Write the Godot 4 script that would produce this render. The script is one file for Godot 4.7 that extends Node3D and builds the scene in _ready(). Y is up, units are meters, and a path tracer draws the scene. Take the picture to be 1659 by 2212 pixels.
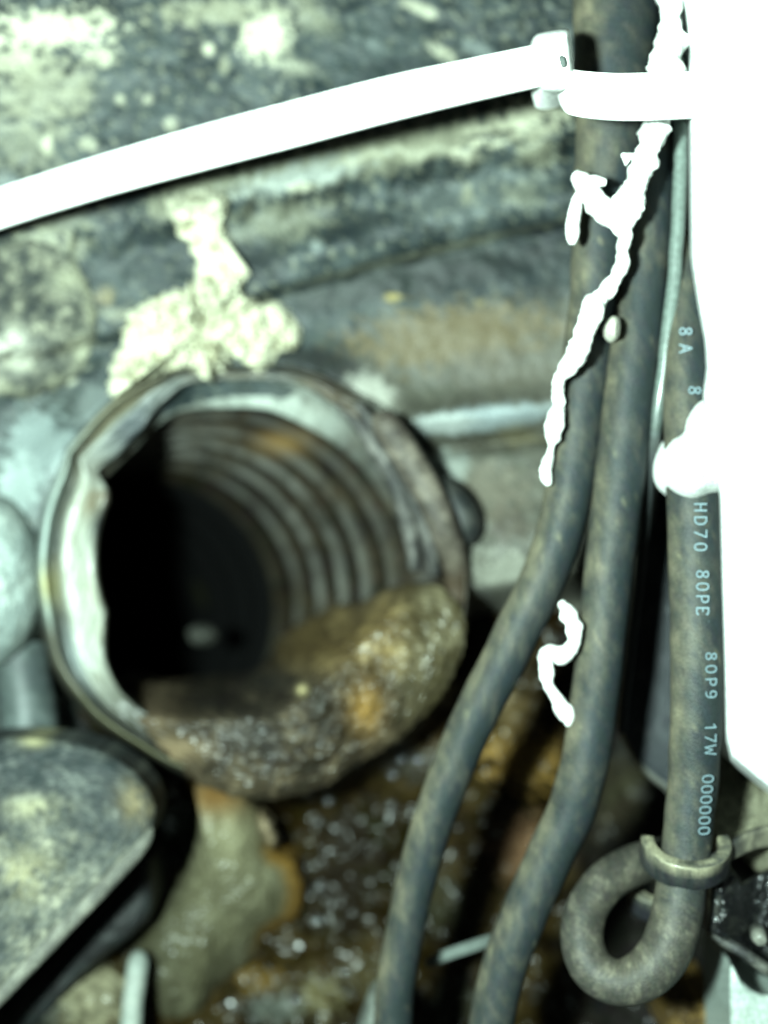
extends Node3D
# A grimy corner of an engine bay: sheet metal, a torn corrugated duct mouth, hoses, a white cable tie. y is up, metres.

const DIST := 0.32            # the lens stands this far in front of the sheet metal (z = 0)
const K := 0.18 / 1659.0      # metres per drawing unit on the plane z = 0
const CX := 829.5
const CY := 1106.0

var low := FastNoiseLite.new()
var mid := FastNoiseLite.new()
var fine := FastNoiseLite.new()
var cell := FastNoiseLite.new()
var speckle: NoiseTexture2D
var grain: NoiseTexture2D
var used := {}

# ---------- helpers ----------
func P(u: float, v: float, z: float) -> Vector3:
	var s := K * (DIST - z) / DIST
	return Vector3((u - CX) * s, (CY - v) * s, z)

func numbered(n: String) -> String:
	if not used.has(n):
		used[n] = 0
		return n
	used[n] += 1
	return "%s_%03d" % [n, used[n]]

func tag(o: Node, label: String, category: String = "", group: String = "", kind: String = ""):
	if label: o.set_meta("label", label)
	if category: o.set_meta("category", category)
	if group: o.set_meta("group", group)
	if kind: o.set_meta("kind", kind)
	return o

func thing(n: String, at: Vector3) -> Node3D:
	var o := Node3D.new()
	o.name = numbered(n)
	add_child(o)
	o.position = at
	return o

func obj(n: String, m: Mesh, mt: Material, parent: Node3D = null) -> MeshInstance3D:
	var o := MeshInstance3D.new()
	o.mesh = m
	o.material_override = mt
	if parent:
		o.name = n
		parent.add_child(o, true)
		o.position = -parent.position
	else:
		o.name = numbered(n)
		add_child(o)
	return o

func mat(rough: float, bump := 0.0, scale := 40.0, coat := 0.0, coat_rough := 0.2, spec := 0.32, bright := false) -> StandardMaterial3D:
	var m := StandardMaterial3D.new()
	m.vertex_color_use_as_albedo = true
	m.roughness = rough
	if not bright: m.albedo_color = Color(0.66, 0.66, 0.66).linear_to_srgb()
	m.metallic_specular = spec
	m.cull_mode = BaseMaterial3D.CULL_DISABLED
	m.uv1_triplanar = true
	m.uv1_world_triplanar = true
	m.uv1_scale = Vector3.ONE * scale
	m.albedo_texture = speckle
	if bump > 0.0:
		m.heightmap_enabled = true
		m.heightmap_scale = bump
		m.heightmap_texture = grain
	if coat > 0.0:
		m.clearcoat_enabled = true
		m.clearcoat = coat
		m.clearcoat_roughness = coat_rough
	return m

# mode 0: normals towards the viewer's side (+z); 1: away from each row's middle; -1: towards it
func grid(pts: PackedVector3Array, cols: PackedColorArray, nr: int, nc: int, ring: bool, mode: int, skip := PackedByteArray()) -> ArrayMesh:
	var idx := PackedInt32Array()
	var wide := nc if ring else nc - 1
	for r in nr - 1:
		for c in wide:
			var a := r * nc + c
			var b := r * nc + (c + 1) % nc
			var d := a + nc
			var e := b + nc
			if skip.size() and (skip[a] or skip[b] or skip[d] or skip[e]): continue
			idx.append(a); idx.append(b); idx.append(e)
			idx.append(a); idx.append(e); idx.append(d)
	var nrm := PackedVector3Array()
	nrm.resize(pts.size())
	for i in range(0, idx.size(), 3):
		var a := pts[idx[i]]
		var n := (pts[idx[i + 2]] - a).cross(pts[idx[i + 1]] - a)
		nrm[idx[i]] += n
		nrm[idx[i + 1]] += n
		nrm[idx[i + 2]] += n
	var agree := 0.0
	for r in range(0, nr, maxi(1, nr / 16)):
		var mid_p := Vector3.ZERO
		for c in nc: mid_p += pts[r * nc + c]
		mid_p /= nc
		for c in range(0, nc, maxi(1, nc / 24)):
			var n := nrm[r * nc + c]
			agree += n.z if mode == 0 else n.dot(pts[r * nc + c] - mid_p) * mode
	var flip := agree < 0.0
	for i in nrm.size():
		var n := nrm[i]
		nrm[i] = Vector3(0, 0, 1) if n.length_squared() < 1e-30 else (-n.normalized() if flip else n.normalized())
	if flip:
		for i in range(0, idx.size(), 3):
			var t := idx[i + 1]
			idx[i + 1] = idx[i + 2]
			idx[i + 2] = t
	var arr := []
	arr.resize(Mesh.ARRAY_MAX)
	arr[Mesh.ARRAY_VERTEX] = pts
	arr[Mesh.ARRAY_NORMAL] = nrm
	arr[Mesh.ARRAY_COLOR] = cols
	arr[Mesh.ARRAY_INDEX] = idx
	var m := ArrayMesh.new()
	m.add_surface_from_arrays(Mesh.PRIMITIVE_TRIANGLES, arr)
	return m

func cat(a, b, c, d, t: float):
	return 0.5 * ((2.0 * b) + (c - a) * t + (2.0 * a - 5.0 * b + 4.0 * c - d) * t * t + (3.0 * b - a - 3.0 * c + d) * t * t * t)

# path entries: [u, v, z, half width in units, (half thickness in units)]
func along(path: Array, n: int) -> Array:
	var k := path.size()
	var res := []
	for i in n + 1:
		var f := float(i) / n * (k - 1)
		var j := mini(int(f), k - 2)
		var t := f - j
		var row := []
		for q in path[0].size():
			row.append(cat(float(path[maxi(j - 1, 0)][q]), float(path[j][q]), float(path[j + 1][q]), float(path[mini(j + 2, k - 1)][q]), t))
		res.append(row)
	return res

# a swept tube or strip; colour = f(t, angle, point); power 2 is round, 6 nearly a box
func sweep(path: Array, colour: Callable, n := 90, sides := 26, axis := Vector3(0, 0, 1), power := 2.0, rough := 0.0, rough_scale := 400.0, closed := false) -> ArrayMesh:
	var rows := along(path, n)
	for w in rows: w[0] += 2.5 * mid.get_noise_2d(w[1] * 0.35, w[0] * 0.1 + path[0][0])
	var cen := PackedVector3Array()
	for r in rows: cen.append(P(r[0], r[1], r[2]))
	var pts := PackedVector3Array()
	var cols := PackedColorArray()
	var order := [0]
	for i in n + 1: order.append(i)
	order.append(n)
	for q in order.size():
		var i: int = order[q]
		var cap: bool = q == 0 or q == order.size() - 1
		var t := (cen[mini(i + 1, n)] - cen[maxi(i - 1, 0)]).normalized()
		var n2 := (axis - t * t.dot(axis)).normalized()
		var n1 := t.cross(n2)
		var s: float = K * (DIST - rows[i][2]) / DIST
		var a: float = rows[i][3] * s
		var b: float = (rows[i][4] if rows[i].size() > 4 else rows[i][3]) * s
		for c in sides:
			var g := TAU * c / sides
			var x := signf(cos(g)) * pow(absf(cos(g)), 2.0 / power)
			var y := signf(sin(g)) * pow(absf(sin(g)), 2.0 / power)
			var o := n1 * x * a + n2 * y * b
			var p := cen[i] + o
			if rough > 0.0:
				o *= 1.0 + rough * (low.get_noise_3dv(p * rough_scale * 50.0) + 0.8 * mid.get_noise_3dv(p * rough_scale * 38.0) + 0.15 * fine.get_noise_3dv(p * rough_scale * 30.0))
				p = cen[i] + o
			if cap: p = cen[i]
			pts.append(p)
			cols.append(colour.call(float(i) / n, g, p))
	return grid(pts, cols, order.size(), sides, true, 1)

func resample(poly: Array, n: int, smooth: bool) -> PackedVector2Array:
	var dense := PackedVector2Array()
	var k := poly.size()
	for j in k:
		for s in 24:
			var t := s / 24.0
			if smooth:
				dense.append(cat(poly[(j + k - 1) % k], poly[j], poly[(j + 1) % k], poly[(j + 2) % k], t))
			else:
				dense.append(poly[j].lerp(poly[(j + 1) % k], t))
	var total := 0.0
	for i in dense.size(): total += dense[i].distance_to(dense[(i + 1) % dense.size()])
	var res := PackedVector2Array()
	var at := 0.0
	var i := 0
	var step := total / n
	var run := 0.0
	while res.size() < n:
		var d := dense[i % dense.size()].distance_to(dense[(i + 1) % dense.size()])
		while res.size() < n and run <= at + d + 1e-6:
			res.append(dense[i % dense.size()].lerp(dense[(i + 1) % dense.size()], (run - at) / maxf(d, 1e-6)))
			run += step
		at += d
		i += 1
	return res

# a cushion, plate or lump with the given outline: base(u, v) gives the depth it lies at, thick its height, shape its edge roundness (0.5 dome .. 8 plate)
func pad(poly: Array, centre: Vector2, base: Callable, thick: float, shape: float, colour: Callable, amp := 0.0, freq := 1.0, smooth := true, n := 150, rings := 40, ragged := 0.0, deep := 0.004) -> ArrayMesh:
	var o := resample(poly, n, smooth)
	var pts := PackedVector3Array()
	var cols := PackedColorArray()
	for j in rings + 2:
		var t := pow(minf(float(j) / rings, 1.0), 0.7)
		for i in n:
			var e := o[i]
			if ragged > 0.0:
				e += (e - centre).normalized() * ragged * (mid.get_noise_2d(e.x * 1.5, e.y * 1.5) + 0.6 * fine.get_noise_2d(e.x * 2.0, e.y * 2.0))
			var p := centre.lerp(e, t)
			var h := thick * pow(maxf(0.0, 1.0 - pow(t, shape)), 1.0 / maxf(shape * 0.5, 1.4))
			var z: float = base.call(p.x, p.y) + h
			if amp > 0.0:
				z += amp * (low.get_noise_2d(p.x * freq, p.y * freq) + 0.6 * mid.get_noise_2d(p.x * freq, p.y * freq) + 0.35 * fine.get_noise_2d(p.x * freq, p.y * freq)) * (1.0 - 0.6 * pow(t, 6.0))
			var q := P(p.x, p.y, z)
			if j == rings + 1: q.z -= deep
			pts.append(q)
			cols.append(colour.call(p.x, p.y, t))
	return grid(pts, cols, rings + 2, n, true, 0)

func cc(r: float, g: float, b: float) -> Color:
	return Color(r, g, b)

func ss(a: float, b: float, x: float) -> float:
	return smoothstep(a, b, x)

func fb(u: float, v: float, s := 1.0) -> float:      # about -1 .. 1
	return low.get_noise_2d(u * s, v * s) * 0.9 + mid.get_noise_2d(u * s, v * s) * 0.6 + fine.get_noise_2d(u * s, v * s) * 0.35

# dirt: thin dust in patches and specks over a base colour
func grime(base: Color, dust: Color, u: float, v: float, amount: float, s := 1.0) -> Color:
	var a := clampf(fb(u, v, s) * 0.75 + amount, 0.0, 1.0)
	return base.lerp(dust, a * a)

func _noise(type: int, freq: float, oct: int, sd: int) -> FastNoiseLite:
	var n := FastNoiseLite.new()
	n.noise_type = type
	n.frequency = freq
	n.fractal_octaves = oct
	n.seed = sd
	return n

# ---------- the sheet metal ----------
const CREAM := Color(0.74, 0.73, 0.54)
const DUST := Color(0.34, 0.34, 0.245)
const PALE := Color(0.34, 0.38, 0.36)
const BLACK := Color(0.020, 0.024, 0.024)
const RUST := Color(0.24, 0.11, 0.025)
const MUD := Color(0.10, 0.075, 0.035)

func line_y(u: float, a: Vector2, b: Vector2) -> float:
	return lerpf(a.y, b.y, (u - a.x) / (b.x - a.x))

func panel_z(u: float, v: float) -> float:
	var z := 0.0
	var crease := line_y(u, Vector2(600, 640), Vector2(1240, 487)) + 10.0 * sin(u * 0.005)
	var fold := line_y(u, Vector2(330, 425), Vector2(1240, 250)) + 14.0 * sin(u * 0.006)
	crease += 11.0 * low.get_noise_2d(u * 1.4, 77.0)
	fold += 40.0 * low.get_noise_2d(u * 1.6, v * 0.3 + 500.0)
	z += 0.006 * (1.0 - ss(crease - 26.0, crease + 10.0, v))              # upper layer stands proud of the lower one
	z += 0.003 * (1.0 - ss(fold + 20.0, fold + 95.0, v))
	z += 0.004 * exp(-pow((v - fold - 30.0) / 42.0, 2.0)) * ss(250, 420, u)
	z += 0.0035 * exp(-pow((v - crease + 75.0) / 45.0, 2.0)) * ss(480, 700, u)
	z -= 0.0022 * exp(-pow((v - fold - 120.0) / 40.0, 2.0)) * ss(450, 700, u)
	var rib := line_y(u, Vector2(850, 915), Vector2(1200, 875))
	z += 0.007 * exp(-pow((v - rib) / 34.0, 2.0)) * ss(760, 900, u)
	z -= 0.004 * exp(-pow((v - rib - 68.0) / 18.0, 2.0)) * ss(880, 980, u)
	z += 0.010 * exp(-pow((v - 1180.0) / 130.0, 2.0)) * ss(900, 1010, u)
	z -= 0.03 * ss(1255.0, 1330.0, v - 0.14 * (1090.0 - u)) * ss(850, 980, u)
	var gully := line_y(u, Vector2(0, 850), Vector2(200, 795))
	z += 0.0022 * exp(-pow((v - gully) / 14.0, 2.0)) * (1.0 - ss(190, 240, u))
	# drawn-up skirt round the duct
	var d := Vector2((u - 540.0) / 500.0, (v - 1245.0) / 470.0).length()
	z += 0.006 * exp(-pow((d - 0.98) / 0.12, 2.0)) * (1.0 - ss(600, 1000, u))
	return z

func panel() -> void:
	var nc := 400
	var nr := 380
	var u0 := -420.0
	var u1 := 1900.0
	var v0 := -420.0
	var v1 := 1345.0
	var pts := PackedVector3Array()
	var cols := PackedColorArray()
	var skip := PackedByteArray()
	pts.resize(nr * nc); cols.resize(nr * nc); skip.resize(nr * nc)
	for r in nr:
		var v := lerpf(v0, v1, float(r) / (nr - 1))
		for c in nc:
			var u := lerpf(u0, u1, float(c) / (nc - 1))
			var i := r * nc + c
			var z := panel_z(u, v) + 0.0009 * (low.get_noise_2d(u, v) + 0.5 * mid.get_noise_2d(u * 0.7, v * 0.7))
			pts[i] = P(u, v, z)
			var crease := line_y(u, Vector2(600, 640), Vector2(1240, 487)) + 10.0 * sin(u * 0.005)
			var k := cc(0.017, 0.025, 0.027).lerp(cc(0.066, 0.082, 0.080), clampf(0.42 + 1.25 * fb(u, v, 0.6), 0, 1))
			var lowk := cc(0.085, 0.083, 0.066).lerp(cc(0.16, 0.155, 0.125), clampf(0.35 + fb(u + 900, v, 0.6), 0, 1))
			k = k.lerp(lowk, ss(crease + 90, crease + 260, v) * ss(560, 760, u))
			k = k.lerp(cc(0.10, 0.12, 0.115), ss(880, 1050, v) * (1.0 - ss(560, 760, u)))
			# light specks of dried splash
			var sp := cell.get_noise_2d(u, v)
			k = k.lerp(DUST, ss(0.28, 0.6, fine.get_noise_2d(u * 0.55, v * 0.55)) * 0.5 * (1.0 - ss(crease, crease + 60, v) * 0.7))
			cols[i] = k
			var q := Vector2((u - 540.0) / 455.0, (v - 1245.0) / 430.0).length()
			skip[i] = 1 if q < 0.9 else 0
	var stamps := [
		# u, v, ru, rv, turn, colour, strength, noise, bias
		[110, 65, 190, 62, -3, CREAM, 0.9, 0.9, 0.18], [40, 130, 90, 70, 0, CREAM, 0.8, 0.9, 0.2], [75, 190, 110, 120, 20, DUST, 0.75, 0.9, 0.15], [215, 120, 50, 30, 10, CREAM, 0.7, 0.7, 0.1],
		[575, 75, 75, 75, 10, CREAM, 0.95, 0.8, 0.1], [470, 25, 190, 40, -4, DUST, 0.9, 0.9, 0.15], [640, 145, 75, 24, 12, CREAM, 0.55, 0.7, 0.1], [680, 40, 80, 40, 40, DUST, 0.7, 0.8, 0.1],
		[910, 20, 60, 18, 25, CREAM, 0.55, 0.5, 0.1], [955, 115, 50, 20, 28, CREAM, 0.6, 0.4, 0.1], [815, 105, 45, 20, 35, PALE, 0.7, 0.6, 0.1], [450, 108, 18, 18, 0, CREAM, 0.8, 0.3, 0.1], [485, 140, 14, 30, 10, DUST, 0.8, 0.3, 0.1],
		[370, 270, 22, 22, 0, CREAM, 0.6, 0.4, 0.1], [160, 200, 60, 80, 20, DUST, 0.7, 0.8, 0.1], [60, 300, 130, 110, 0, DUST, 0.45, 0.9, 0.15], [30, 410, 60, 40, 40, PALE, 0.5, 0.6, 0.1], [100, 310, 20, 28, 0, CREAM, 0.6, 0.5, 0.1], [190, 310, 26, 20, 0, CREAM, 0.45, 0.5, 0.1], [260, 215, 16, 14, 0, CREAM, 0.5, 0.3, 0.1], [650, 250, 12, 26, 10, PALE, 0.6, 0.4, 0.1], [320, 215, 14, 14, 0, CREAM, 0.5, 0.3, 0.1],
		[1030, 105, 60, 20, 25, PALE, 0.45, 0.5, 0.1], [750, 130, 190, 120, 0, cc(0.035, 0.05, 0.05), 0.6, 0.5, 0.1],
		# the dusty fold under the tie
		[790, 335, 480, 52, -12.5, DUST, 0.95, 0.7, 0.0], [420, 400, 120, 24, -16, DUST, 0.7, 0.7, 0.1], [1120, 265, 130, 55, -14, CREAM, 0.65, 0.9, 0.1], [640, 385, 190, 40, -14, PALE, 0.7, 0.8, 0.1], [1010, 335, 40, 24, 0, CREAM, 0.6, 0.6, 0.1], [1160, 330, 60, 45, 0, DUST, 0.8, 0.8, 0.1], [1060, 290, 80, 7, -9, BLACK, 0.9, 0.3, 0.0], [1090, 240, 8, 30, 0, BLACK, 0.8, 0.3, 0.0],
		[655, 405, 42, 14, -10, CREAM, 0.65, 0.5, 0.1], [685, 530, 20, 18, 0, PALE, 0.9, 0.3, 0.1], [600, 480, 170, 70, -10, DUST, 0.45, 0.9, 0.15], [1000, 430, 230, 60, -12, PALE, 0.28, 0.8, 0.1], [1010, 415, 14, 40, 0, DUST, 0.7, 0.5, 0.1], [1125, 420, 60, 40, 0, DUST, 0.35, 0.8, 0.1],
		[930, 545, 330, 9, -13.5, DUST, 0.6, 0.4, 0.0], [850, 605, 330, 50, -13.5, cc(0.03, 0.036, 0.033), 0.9, 0.3, 0.0], [1010, 590, 280, 40, -13, BLACK, 0.75, 0.3, 0.0],  # dark stamps here paint the shade below the crease
		[850, 642, 24, 12, 0, cc(0.4, 0.32, 0.12), 0.9, 0.4, 0.1], [1035, 655, 20, 10, 0, cc(0.32, 0.27, 0.11), 0.6, 0.4, 0.1],
		[980, 725, 290, 85, -6, cc(0.155, 0.12, 0.062), 0.85, 0.7, 0.05], [1080, 800, 150, 60, 0, cc(0.11, 0.1, 0.075), 0.7, 0.7, 0.1],
		[700, 790, 150, 44, 12, cc(0.03, 0.033, 0.032), 0.9, 0.3, 0.05], [640, 700, 50, 40, 0, cc(0.07, 0.08, 0.08), 0.6, 0.5, 0.1],
		[1040, 905, 210, 34, -7, cc(0.36, 0.42, 0.43), 0.85, 0.35, 0.05], [960, 915, 90, 30, -3, cc(0.42, 0.45, 0.42), 0.8, 0.4, 0.1], [800, 855, 80, 60, 30, cc(0.42, 0.42, 0.36), 0.9, 0.4, 0.1],
		[1080, 955, 150, 20, -6, cc(0.06, 0.055, 0.04), 0.85, 0.5, 0.05], [1120, 940, 70, 30, 0, cc(0.15, 0.13, 0.07), 0.6, 0.7, 0.1],
		[1050, 1060, 120, 70, 0, cc(0.19, 0.17, 0.13), 0.7, 0.8, 0.1], [1090, 1250, 110, 80, 0, cc(0.29, 0.29, 0.24), 0.8, 0.6, 0.1], [970, 1010, 60, 50, 0, cc(0.3, 0.33, 0.3), 0.7, 0.5, 0.1], [1100, 1130, 60, 60, 0, cc(0.10, 0.08, 0.06), 0.45, 0.6, 0.1], [1040, 1300, 40, 50, 0, cc(0.2, 0.2, 0.18), 0.6, 0.4, 0.1],
		[430, 300, 160, 60, -15, cc(0.016, 0.023, 0.025), 0.8, 0.9, 0.1], [860, 160, 160, 60, -10, cc(0.018, 0.027, 0.029), 0.8, 0.8, 0.1], [780, 500, 120, 40, -12, cc(0.02, 0.027, 0.028), 0.7, 0.8, 0.1], [1140, 520, 110, 50, -10, cc(0.022, 0.028, 0.028), 0.7, 0.6, 0.1], [560, 560, 90, 60, 0, cc(0.02, 0.026, 0.027), 0.8, 0.8, 0.1], [230, 440, 120, 40, -15, cc(0.018, 0.024, 0.024), 0.8, 0.8, 0.1],
		# left of the duct
		[60, 560, 150, 60, -20, DUST, 0.8, 0.8, 0.1], [120, 880, 130, 60, -15, cc(0.05, 0.06, 0.055), 0.7, 0.6, 0.1], [100, 820, 130, 7, -16, DUST, 0.7, 0.5, 0.0], [80, 970, 100, 110, 25, cc(0.3, 0.36, 0.35), 0.75, 0.6, 0.08], [40, 1050, 60, 90, 10, cc(0.40, 0.47, 0.45), 0.8, 0.5, 0.08], [200, 870, 70, 45, -40, cc(0.22, 0.25, 0.24), 0.7, 0.5, 0.1], [150, 820, 20, 18, 0, CREAM, 0.6, 0.4, 0.1], [230, 640, 30, 30, 0, cc(0.3, 0.25, 0.14), 0.6, 0.5, 0.1], [250, 680, 40, 20, 0, DUST, 0.5, 0.5, 0.1],
		[300, 560, 120, 110, 0, cc(0.035, 0.045, 0.045), 0.7, 0.5, 0.1], [120, 490, 120, 40, -15, DUST, 0.4, 0.8, 0.1], [350, 450, 40, 40, 0, DUST, 0.55, 0.6, 0.1],
	]
	for s in stamps: stamp(cols, nr, nc, u0, u1, v0, v1, s)
	var o = obj("bulkhead_panel", grid(pts, cols, nr, nc, false, 0, skip), mat(0.55, 0.012, 55.0))
	tag(o, "grimy black sheet metal bulkhead with a fold and splashes of cream dirt", "", "", "structure")

func stamp(cols: PackedColorArray, nr: int, nc: int, u0: float, u1: float, v0: float, v1: float, s: Array) -> void:
	var big := maxf(s[2], s[3]) * 1.6
	var c0 := clampi(int((s[0] - big - u0) / (u1 - u0) * (nc - 1)), 0, nc - 1)
	var c1 := clampi(int((s[0] + big - u0) / (u1 - u0) * (nc - 1)) + 1, 0, nc - 1)
	var r0 := clampi(int((s[1] - big - v0) / (v1 - v0) * (nr - 1)), 0, nr - 1)
	var r1 := clampi(int((s[1] + big - v0) / (v1 - v0) * (nr - 1)) + 1, 0, nr - 1)
	var g := deg_to_rad(s[4])
	for r in range(r0, r1 + 1):
		var v := lerpf(v0, v1, float(r) / (nr - 1))
		for c in range(c0, c1 + 1):
			var u := lerpf(u0, u1, float(c) / (nc - 1))
			var x: float = u - s[0]
			var y: float = v - s[1]
			var d := Vector2((x * cos(g) + y * sin(g)) / s[2], (-x * sin(g) + y * cos(g)) / s[3]).length()
			if d > 1.6: continue
			var m: float = (1.0 - d) + s[7] * (0.7 * mid.get_noise_2d(u * 1.3, v * 1.3) + 0.5 * fine.get_noise_2d(u, v)) - s[8]
			var a: float = ss(-0.05, 0.45, m) * s[6]
			cols[r * nc + c] = cols[r * nc + c].lerp(s[5], a)

func tray_z(u: float, v: float) -> float:
	var z := -0.026 + 0.012 * ss(1700, 2300, v)
	z -= 0.012 * ss(1180, 1420, u)
	z += 0.008 * exp(-pow((u - 1120.0) / 120.0, 2.0) - pow((v - 1640.0) / 120.0, 2.0))
	z += 0.004 * exp(-pow((u - 1120.0) / 110.0, 2.0) - pow((v - 1830.0) / 90.0, 2.0))
	z += 0.006 * exp(-pow((u - 900.0) / 90.0, 2.0) - pow((v - 1650.0) / 60.0, 2.0))
	z += 0.016 * exp(-pow((u - 180.0) / 190.0, 2.0) - pow((v - 2180.0) / 150.0, 2.0))
	var d := Vector2((u - 540.0) / 465.0, (v - 1245.0) / 462.0).length()
	z += 0.021 * exp(-pow((d - 1.0) / 0.075, 2.0)) * ss(1420, 1560, v) * ss(380, 460, u)      # silt washed up under the lip
	return z + 0.010 * ss(500, 0, u)

func tray() -> void:
	var nc := 400
	var nr := 260
	var u0 := -420.0
	var u1 := 1950.0
	var v0 := 1270.0
	var v1 := 2560.0
	var pts := PackedVector3Array()
	var cols := PackedColorArray()
	var skip := PackedByteArray()
	pts.resize(nr * nc); cols.resize(nr * nc); skip.resize(nr * nc)
	for r in nr:
		var v := lerpf(v0, v1, float(r) / (nr - 1))
		for c in nc:
			var u := lerpf(u0, u1, float(c) / (nc - 1))
			var i := r * nc + c
			pts[i] = P(u, v, tray_z(u, v) + 0.0034 * (low.get_noise_2d(u, v) + 0.4 * mid.get_noise_2d(u * 0.8, v * 0.8)))
			var k := cc(0.009, 0.006, 0.002).lerp(cc(0.042, 0.028, 0.010), clampf(0.35 + 0.9 * fb(u + 300, v, 0.7), 0, 1))
			cols[i] = k.lerp(cc(0.018, 0.018, 0.018), ss(1180, 1330, u) * 0.8)
			skip[i] = 1 if Vector2((u - 540.0) / 455.0, (v - 1245.0) / 430.0).length() < 0.9 else 0
	for s in [
		[1130, 1640, 90, 80, 10, cc(0.34, 0.20, 0.055), 0.85, 0.8, 0.0], [1120, 1560, 80, 60, -50, cc(0.13, 0.09, 0.04), 0.7, 0.7, 0.1], [1120, 1830, 90, 90, 0, cc(0.17, 0.095, 0.05), 0.8, 0.7, 0.05], [1050, 1500, 80, 60, -40, cc(0.28, 0.21, 0.12), 0.7, 0.6, 0.05], [1340, 1720, 90, 110, 0, cc(0.05, 0.043, 0.025), 0.7, 0.6, 0.1],
		[880, 1640, 90, 55, 10, cc(0.06, 0.055, 0.045), 0.7, 0.8, 0.1], [930, 1590, 60, 40, -40, cc(0.09, 0.06, 0.025), 0.6, 0.6, 0.1], [780, 1830, 140, 150, 0, cc(0.012, 0.009, 0.004), 0.9, 0.6, 0.1], [730, 1950, 100, 150, 0, cc(0.014, 0.011, 0.005), 0.8, 0.6, 0.1],
		[690, 2150, 70, 60, 10, cc(0.14, 0.12, 0.06), 0.75, 1.0, 0.2], [560, 2120, 70, 50, 0, cc(0.15, 0.09, 0.02), 0.6, 0.9, 0.2], [600, 2180, 80, 50, 0, cc(0.09, 0.10, 0.085), 0.7, 1.0, 0.15], [790, 2110, 80, 60, 0, cc(0.06, 0.05, 0.025), 0.6, 0.8, 0.1], [1000, 2170, 70, 60, 0, cc(0.05, 0.05, 0.035), 0.7, 0.8, 0.1], [960, 1950, 70, 80, 0, cc(0.03, 0.03, 0.018), 0.6, 0.6, 0.1],
		[190, 2150, 130, 110, 20, cc(0.24, 0.22, 0.14), 0.9, 0.8, 0.1], [60, 2160, 120, 90, 40, cc(0.03, 0.036, 0.033), 0.8, 0.6, 0.1], [250, 1980, 130, 90, -40, cc(0.02, 0.025, 0.023), 0.9, 0.4, 0.05], [380, 1800, 90, 110, 20, cc(0.018, 0.02, 0.016), 0.9, 0.3, 0.05], [60, 1530, 120, 120, 0, cc(0.12, 0.15, 0.14), 0.8, 0.5, 0.05], [180, 1550, 80, 60, 30, cc(0.015, 0.018, 0.017), 0.9, 0.3, 0.05],
	]: stamp(cols, nr, nc, u0, u1, v0, v1, s)
	var o = obj("muddy_floor", grid(pts, cols, nr, nc, false, 0, skip), mat(0.6, 0.0025, 16.0, 0.16, 0.2, 0.15))
	tag(o, "wet brown muddy metal floor below the duct mouth", "", "", "structure")

# ---------- the duct ----------
func by_angle(list: Array, centre: Vector2, g: float) -> float:
	# list of points in order round the centre; radius at the angle g (degrees, 0 right, 90 down)
	var k := list.size()
	for j in k:
		var a: float = rad_to_deg((list[j] - centre).angle())
		var b: float = rad_to_deg((list[(j + 1) % k] - centre).angle())
		var span := fposmod(b - a, 360.0)
		var off := fposmod(g - a, 360.0)
		if off <= span:
			var f := off / maxf(span, 0.001)
			f = f * f * (3.0 - 2.0 * f) * 0.35 + f * 0.65
			return lerpf((list[j] - centre).length(), (list[(j + 1) % k] - centre).length(), f)
	return (list[0] - centre).length()

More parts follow.
